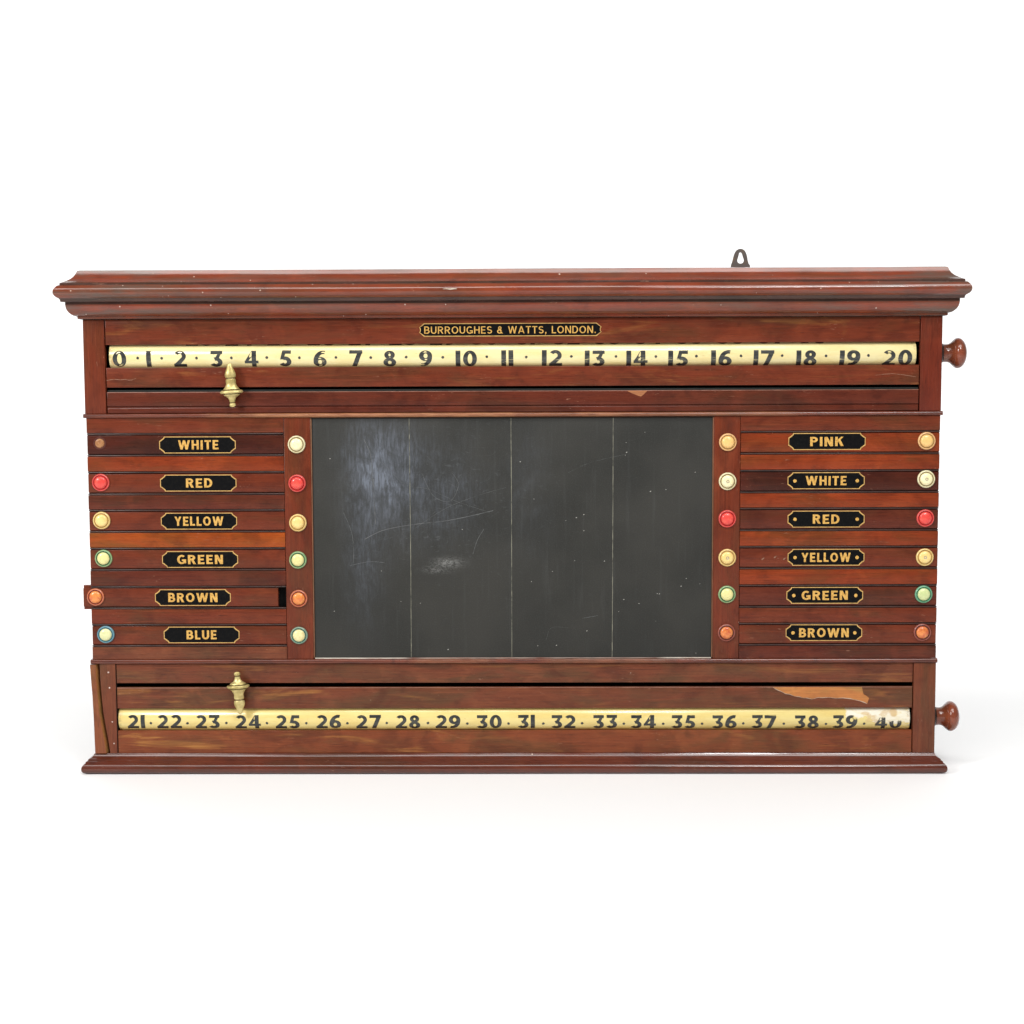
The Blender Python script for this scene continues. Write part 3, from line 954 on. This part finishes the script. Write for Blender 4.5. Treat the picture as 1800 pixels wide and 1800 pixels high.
n1 = [-692.5, -640.9, -585.3, -521.6, -458.9, -399.3, -337.7, -274.1, -214.6, -151.1, -79.6, -7.1, 71.4, 146.8, 221.2, 293.5, 369.7, 444.0, 519.1, 595.2, 678.3]
d1 = [-660.1, -617.6, -555.9, -494.3, -431.6, -374.0, -309.4, -247.9, -185.4, -120.9, -43.3, 26.1, 105.6, 184.0, 254.3, 325.6, 403.8, 476.0, 553.2, 627.3]
n2 = [-679.3, -619.4, -550.3, -477.1, -405.9, -331.8, -259.7, -188.7, -116.7, -42.7, 24.0, 90.7, 165.6, 234.3, 306.0, 379.7, 450.3, 527.0, 595.4, 673.1]
d2 = [-652.5, -586.4, -516.2, -443.0, -371.9, -297.8, -226.8, -152.7, -81.8, -7.8, 54.8, 124.6, 199.4, 270.1, 339.8, 413.5, 486.1, 561.7, 630.2]
tip_u = [(str(n_), -264 + (n_ - 27) * 72.2) for n_ in range(23, 39)]


def drift(cv, a, b):
    """angle of the number's foot: the sign-writer's line slopes a little along the roller"""
    return lambda u: math.asin(((a + (b - a) * (u + 690) / 1380) - cv) / RR)


C1, C2 = 748.4, 96.2
r1 = roller(C1, 0.8 + RR, [str(i) for i in range(21)], n1, d1, lambda u: 745.4 - .8 * (u + 690) / 1380, drift(C1, 730.4, 727.6), 30.0, [M_cream1, M_num1], tip_u)
r2 = roller(C2, 0.8 + RR, [str(i) for i in range(21, 41)], n2, d2, lambda u: 90.3 - 3.2 * (u + 690) / 1380, drift(C2, 79.8, 78.2), 26.6, [M_cream2, M_num2])

knob_prof = [(8.2, 17.0), (9.6, 16.4), (13, 16.0), (17, 16.0), (20, 16.8), (23, 18.6), (25.5, 20.8), (27.0, 22.6), (27.6, 22.6), (29.6, 24.8), (32, 26.4), (35, 27.2), (38.4, 26.8), (41.6, 25.2), (44.8, 22.2), (47.6, 17.6), (49.8, 11.0), (50.9, 5.0), (51.2, 0.02)]
collar_prof = [(0.0, 19.2), (1.2, 20.0), (3.2, 20.0), (4.4, 18.6), (5.0, 19.0), (6.6, 18.4), (7.6, 17.2), (8.4, 15.0)]
M_knob = wood('turned mahogany', (0.200, 0.045, 0.020), 'X', 1.0, 0.16, spec=0.55)
for r_, cv in ((r1, C1), (r2, C2 - 2.5)):
    mb = MB()
    mb.lathe(knob_prof, (756.2, 3 + RR + 8, cv), 'x', 0, 48)
    kb = mb.build('knob', M_knob, r_)
    mb = MB()
    mb.lathe(collar_prof, (756.2, 3 + RR + 8, cv), 'x', 0, 48)
    mb.build('collar', plain('dark turned collar', (0.035, 0.022, 0.018), 0.25, 0.5), r_)

# ---- brass pointers riding in the slots
pt_prof = [(0.0, 0.02), (0.3, 1.8), (1.4, 3.2), (4, 4.4), (8, 5.6), (12, 7.2), (16, 8.9), (19.4, 9.8), (22.4, 9.7), (25, 8.6), (26.6, 7.4), (27.4, 7.6), (28.6, 9.0), (31.4, 9.2), (34, 8.8), (37, 9.0), (40, 10.2), (43, 12.2), (45.4, 14.6),
           (46.2, 14.8), (46.4, 13.2), (47.0, 13.2), (47.2, 16.8), (48.4, 19.2), (50.0, 20.4), (51.6, 20.3), (53.0, 18.8), (53.6, 16.6), (53.7, 13.6), (54.3, 13.6), (54.6, 14.6), (56.0, 14.0), (57, 12.4), (59, 9.0), (61.5, 6.8), (64.5, 5.4), (68, 4.7), (70.6, 4.6), (71.2, 5.3), (73, 5.8), (75, 5.3), (76.6, 3.4), (77.2, 0.02)]


def pointer(u, v_flange, tilt, flip, hole):
    mb = MB()
    mb.lathe([(t - 50.8, r, 2 if (26 < t < 27.5 or 46.1 < t < 47.3 or 53.2 < t < 54.4 or 70.4 < t < 71) else 0) for t, r in pt_prof], (0, 0, 0), 'z', 0, 48, 0.60)
    if hole:
        mb.lathe([(10.6, 1.9), (11.35, 1.9), (11.36, 0.02)], (-1.6, 0, -1.0), 'y', 1, 14)
    # tail that runs back through the slot
    mb.lathe([(-26, 3.2), (-4, 3.2)], (0, 0, 0), 'y', 0, 16)
    a = math.radians(tilt)
    out = []
    for (x, y, z) in mb.v:
        if flip:
            z = -z
        # lean the far tip a little towards the numbers
        out.append((u + x * math.cos(a) + z * math.sin(a), -12.5 + y + 0.0 * z, v_flange - x * math.sin(a) + z * math.cos(a)))
    mb.v = out
    return mb.build('pointer', [M_brass, M_int, M_tarnish], board)


pointer(-492.6, 685.0, -3.4, False, True)
pointer(-491.2, 160.0, -3.6, True, False)

# ---- middle storey: six sliding bars each side between fixed slats
ROWS = [592.2 - 68.4 * i for i in range(6)]
ROWS = [592.3, 523.6, 456.0, 387.6, 318.7, 250.0]
HB = 16.4


def fixed(u0, u1, v0, v1, tone):
    mb = MB()
    y = rnd.uniform(-.2, .2)
    lo, hi = (0.0 if v0 < 210 else 3.3), (0.0 if v1 > 636 else 3.3)
    mb.box(u0, u1, v0 + lo, v1 - hi, y, 4.4, 0.7)
    for on, e0, e1 in ((lo, v0 + .2, v0 + 2.5), (hi, v1 - 2.5, v1 - .2)):
        if on:
            mb.box(u0, u1, e0, e1, y + .25, 4.4, 1.1, 1)
    mb.box(u0 + .5, u1 - .5, v0 + 6.4, v1 - 6.4, 4.3, 13.8, 0.2)
    return mb.build('fixed_slat', [wd(tone, 'X', gloss=0.25, contrast=1.2), M_bead], board)


tonesL = [MID, RED, DEEP, ORANGE, DEEP, MID, BROWN]
tonesR = [MID, RED, RED, RED, RED, MID, DEEP]
for side, tones in ((-1, tonesL), (1, tonesR)):
    u0, u1 = (-754.2, -404.4) if side < 0 else (404.4, 755.2)
    tops = [639.4] + [r - HB - 1.5 for r in ROWS]
    bots = [r + HB + 1.5 for r in ROWS] + [206.6]
    for tp, bt, tn in zip(tops, bots, tones):
        fixed(u0, u1, bt + rnd.uniform(-.3, .3), tp + rnd.uniform(-.3, .3), tn)

# inner stiles that carry the fixed buttons
il = stile(-404.0, -356.6, 206.5, 639.5, MID, 0.4, None, None, 'inner_stile')
ir = stile(357.4, 404.0, 206.5, 639.5, MID, 0.4, None, None, 'inner_stile')

# thin worn lips beside the slate
for u0, u1 in ((-356.4, -354.4), (355.2, 357.2)):
    mb = MB()
    mb.box(u0, u1, 208.8, 637.6, 0.9, 6, 0.6)
    mb.build('worn_lip', wood('worn lip', (0.20, 0.085, 0.045), 'Z', 1.0, 0.45), board)
mb = MB()
mb.box(-354.2, 355.0, 206.6, 208.6, 0.8, 6, 0.5)
mb.build('bottom_lip', worn_wood('chalky lip', (0.16, 0.05, 0.03), [(-420, -170, 1.0), (-190, 60, .45), (40, 290, .4), (240, 420, .95)], (0.62, 0.58, 0.50), 0.9, 0.5), board, None, (0, 3, 207.6))
mb = MB()
mb.box(-356.4, 357.2, 637.7, 639.4, 0.8, 6, 0.5)
mb.build('top_lip', M_seam, board)

# slate
mb = MB()
SY = 3.2
mb.box(-354.3, 355.1, 208.7, 637.5, SY, 13.6, 0.4)
for ul, bow in ((-181.6, .6), (-1.2, .3), (178.9, .2)):
    pts = []
    for i in range(60):
        t = i / 59
        pts.append((ul + bow * math.sin(t * 3.1) + rnd.uniform(-.16, .16) + (1.2 * (t - .5) if ul > 0 else 0), 209.2 + t * 428, rnd.uniform(.6, 1.25)))
    mb.stroke(pts, 1.1, SY - .05, 1)
for u, v in [(235.6, 611.2), (203.4, 575.7), (201.4, 570.8), (273.2, 509.5), (245.9, 506.2), (127.7, 465.3), (114.4, 459.9), (127.7, 436.5), (95.7, 454.5), (164.3, 381.9), (111.4, 382.9), (71.8, 363.6), (34.2, 345.6), (334.3, 340.8), (310.1, 350.5),
             (301.0, 336.6), (262.3, 322.8), (258.6, 323.2), (199.0, 312.9), (226.1, 305.6), (189.9, 291.0), (133.1, 256.4), (45.2, 229.5), (78.7, 230.3), (-115.4, 223.0), (-318.8, 292.8), (-322.6, 566.2), (15.0, 559.7), (324.8, 540.1), (-164.5, 306.9)]:
    r = rnd.uniform(.5, 1.1)
    mb.stroke([(u - r * 1.1, v - r * .5, .3), (u - r * .2, v, 1.0), (u + r, v + r * .6, .4)], r * 1.6, SY - .06, 2)


def bez(p, n=28):
    out = []
    for i in range(n):
        t = i / (n - 1) * (len(p) - 1)
        k_ = min(int(t), len(p) - 2)
        f = t - k_
        g = [p[max(0, min(len(p) - 1, k_ + d))] for d in (-1, 0, 1, 2)]
        q = []
        for c_ in (0, 1):
            a, b, c, d = (x[c_] for x in g)
            q.append(.5 * (2 * b + (c - a) * f + (2 * a - 5 * b + 4 * c - d) * f * f + (3 * b - a - 3 * c + d) * f ** 3))
        out.append((q[0], q[1], rnd.uniform(.45, 1.1)))
    return out


for pts, w_ in (([(-262.8, 422.2), (-229.1, 438.4), (-175.3, 448.4), (-124.6, 453.9), (-83.0, 461.4), (-33.4, 472.9)], .85), ([(-175, 440), (-120, 476), (-60, 500), (-10, 514)], .32),
                ([(-300, 470), (-285, 430), (-283, 380)], .5), ([(-160, 540), (-140, 500), (-110, 490), (-95, 520), (-110, 545)], .5), ([(-70, 395), (-62, 420), (-50, 440)], .5),
                ([(-230, 560), (-190, 520), (-150, 512), (-100, 490), (-40, 470)], .28), ([(-290, 375), (-255, 382), (-228, 380)], .45), ([(60, 240), (70, 262), (100, 262)], .22), ([(124, 279), (136, 281), (152, 284)], .5),
                ([(100, 540), (140, 558), (200, 572)], .25), ([(-262, 600), (-250, 570), (-248, 520)], .7), ([(-246, 530), (-245, 490), (-243, 450)], .8)):
    mb.stroke(bez(pts), w_ * 1.15, SY - .08 - .01 * w_, 3)
mb.build('blackboard', [M_slate, M_chalkline, M_fleck, M_scratch], board, centre=(0, SY, 422))


# ---- buttons: one mesh per colour, shared by every button of that colour
def button_mesh(colour, pip):
    mb = MB()
    prof = [(-0.5, 15.4, 0), (0.6, 15.7, 0), (1.8, 15.6, 0), (2.8, 14.9, 0), (3.3, 14.0, 0), (3.2, 13.3, 0), (2.5, 12.7, 1), (1.9, 12.1, 1), (1.9, 11.6, 1), (3.4, 11.0, 1),
            (4.7, 10.2, 2), (5.8, 8.6, 2), (6.5, 6.4, 2), (6.9, 4.0, 2)]
    if pip:
        prof += [(6.95, 3.1, 2), (6.6, 2.8, 3), (6.6, 1.2, 3), (6.9, .9, 2), (6.9, .02, 2)]
    else:
        prof += [(7.05, 2.0, 2), (7.1, .02, 2)]
    mb.lathe(prof, (0, 0, 0), 'y', 0, 40)
    o = mb.build('button', [*B_[colour], M_pip], None, None, (0, 0, 0))
    me = o.data
    bpy.data.objects.remove(o)
    return me


M_pip = bone('pip', (0.46, 0.41, 0.28), (0.34, 0.26, 0.14))
BM = {}


def button(colour, u, v, y, parent, pip=False, label=None):
    key = (colour, pip)
    if key not in BM:
        BM[key] = button_mesh(colour, pip)
    o = bpy.data.objects.new('button', BM[key])
    col.objects.link(o)
    place(o, (u, y, v), parent)
    o.rotation_euler = (0, rnd.uniform(0, 6.28), 0)
    if label:
        o['label'] = label
    return o


bar_tones = {('L', 0): DARK, ('L', 1): MID, ('L', 2): MID, ('L', 3): MID, ('L', 4): MID, ('L', 5): MID, ('R', 0): RED, ('R', 1): DARK, ('R', 2): DEEP, ('R', 3): MID, ('R', 4): DEEP, ('R', 5): MID}
LW = {'WHITE': 72, 'RED': 47, 'YELLOW': 87, 'GREEN': 82, 'BROWN': 88.5, 'BLUE': 54, 'PINK': 59}
Lrow = [('WHITE', -557.6, 591.6, None, -731.4, 595.0), ('RED', -557.6, 523.8, 'red', -731.3, 525.2), ('YELLOW', -557.8, 455.7, 'yellow', -731.6, 457.4), ('GREEN', -557.3, 387.0, 'green', -729.8, 389.3),
        ('BROWN', -571.6, 318.3, 'brown', -746.0, 319.7), ('BLUE', -557.4, 250.7, 'blue', -729.4, 251.9)]
Rrow = [('PINK', 556.6, 594.0, 'pink', 731.9, 594.5), ('WHITE', 556.0, 524.6, 'white', 732.2, 527.0), ('RED', 556.8, 456.3, 'red', 732.0, 457.6), ('YELLOW', 557.6, 388.1, 'yellow', 732.3, 387.9), ('GREEN', 556.2, 319.9, 'lightgreen', 731.5, 321.6), ('BROWN', 555.6, 252.7, 'copper', 730.4, 253.2)]
BY = 1.7
for side, rows in (('L', Lrow), ('R', Rrow)):
    for i, (word, pu, pv, colour, bu, bv) in enumerate(rows):
        v = ROWS[i]
        slid = -14.3 if word == 'BROWN' and side == 'L' else 0.0
        u0, u1 = (-754.0 + slid, -404.7 + slid) if side == 'L' else (404.7, 755.0 + (0.6 if i == 3 else 0))
        mb = MB()
        mb.box(u0, u1, v - HB, v + HB, BY + rnd.uniform(-.15, .25), 5.0, 0.8)
        mb.box(u0, u1, v - HB - 5.4, v + HB + 5.4, 4.9, 13.0, 0.8)
        mats = [wd(bar_tones[(side, i)], 'X', gloss=0.24), M_scratch_wood]
        if side == 'R' and i == 3:
            for cu in (-6, 12, -44, -22):
                q = v + rnd.uniform(-7, 8)
                mb.stroke([(487 + cu, q - 2.4, .3), (489 + cu, q - 1.2, 1.2), (491 + cu, q + .6, .7), (493 + cu, q + 1.2, .2)], 2.2, BY - .3, 1)
        if side == 'L' and i == 0:
            lab = 'sliding bar lettered white with its end button missing'
        elif slid:
            lab = 'sliding bar lettered brown, pulled out beyond the side'
        else:
            lab = 'sliding bar lettered ' + word.lower()
        bar = mb.build('sliding_bar', mats, board, lab)
        mb = MB()
        plate(mb, pu, pv, 68.0, 14.9, BY - .45, 0, 1, line=1.35)
        flat_text(mb, word, pu + (1.5 if side == 'L' and word in ('WHITE', 'RED') else 0), pv, 16.4, LW[word], .245, .19, .20, BY - .7, 2, .015)
        if side == 'R' and word != 'PINK':
            for s in (-1, 1):
                disc(mb, pu + s * 55, pv - .3, 3.1, BY - .7, 2, 16, .08)
        mb.build('name_plaque', [M_black, M_goldline, M_gold], bar)
        if colour:
            button(colour, bu, bv, BY - .2, bar, side == 'R' and word in ('WHITE', 'YELLOW'), colour_label := {'lightgreen': 'green', 'copper': 'brown', 'pink': 'buff'}.get(colour, colour) + ' button')
        else:
            mb = MB()
            mb.lathe([(-.4, 11.4, 0), (.5, 11.4, 0), (.9, 10.6, 0), (.7, 9.6, 0), (.3, 8.4, 0), (.2, 7.6, 1), (1.6, 7.4, 1), (2.1, 6.6, 1), (2.2, 3.4, 1), (1.9, 2.6, 1), (1.9, 1.8, 1), (2.2, 1.2, 1), (2.1, .02, 1)], (bu, BY - .2, bv), 'y', 0, 36)
            mb.build('peg', [plain('dark rubbed ring', (0.085, 0.028, 0.022), 0.6, 0.1), bone('bare peg end', (0.34, 0.155, 0.055), (0.24, 0.09, 0.03), .8)], bar, 'bare wooden peg where the button is missing')

LS = [('white', -381.2, 592.0), ('red', -381.3, 522.9), ('yellow', -381.0, 452.4), ('green', -382.0, 385.8), ('brown', -381.6, 316.4), ('teal', -382.1, 249.8)]
RS = [('pink', 381.7, 593.4), ('white', 381.7, 524.1), ('red', 381.7, 457.5), ('yellow', 382.2, 388.0), ('green', 382.2, 322.3), ('copper', 381.8, 253.4)]
for lst, par, pipped in ((LS, il, False), (RS, ir, True)):
    for c_, u, v in lst:
        button(c_, u, v, 0.2, par, pipped and c_ in ('white', 'yellow'), {'teal': 'blue rimmed', 'copper': 'brown', 'pink': 'buff'}.get(c_, c_) + ' button')

# ---- iron hanging plate at the back of the cornice
outer, inner = [], []
for px, py in [(1284, 475), (1284.5, 466.5), (1286.5, 461), (1288, 455), (1289.5, 449), (1291.5, 444), (1294.5, 440.3), (1298, 438.4), (1302, 438), (1306, 439.3), (1309, 442), (1311.5, 447), (1313, 453), (1314, 459), (1315.5, 464), (1318, 466.8), (1318, 475)]:
    outer.append((412.0 + (px - 1301) * 1.03, 907.5 + (466.5 - py) * 1.03))
hole = [(1300.8, 444.4), (1302.8, 445.2), (1304.0, 448), (1305.2, 452), (1306.6, 456), (1307.0, 459.5), (1305.4, 462.4), (1302.6, 463.6), (1299.6, 463.6), (1297.0, 462.4), (1295.6, 459.5), (1295.8, 456.5), (1297.2, 452.4), (1298.2, 448), (1299.0, 445.2)]
inner = [(412.0 + (px - 1301) * 1.03, 907.5 + (466.5 - py) * 1.03) for px, py in hole]
bm = bmesh.new()
ov = [bm.verts.new((u, 0, v)) for u, v in outer]
iv = [bm.verts.new((u, 0, v)) for u, v in inner]
ed = [bm.edges.new((ov[i], ov[(i + 1) % len(ov)])) for i in range(len(ov))] + [bm.edges.new((iv[i], iv[(i + 1) % len(iv)])) for i in range(len(iv))]
bmesh.ops.triangle_fill(bm, use_beauty=True, use_dissolve=False, edges=ed)
ret = bmesh.ops.extrude_face_region(bm, geom=list(bm.faces))
for x in ret['geom']:
    if isinstance(x, bmesh.types.BMVert):
        x.co.y += 2.6
bm.verts.index_update()
mb = MB()
mb.v = [(v.co.x, v.co.y + 90.2, v.co.z) for v in bm.verts]
for f in bm.faces:
    mb.face([v.index for v in f.verts])
bm.free()
mb.build('hanging_plate', M_iron, board)
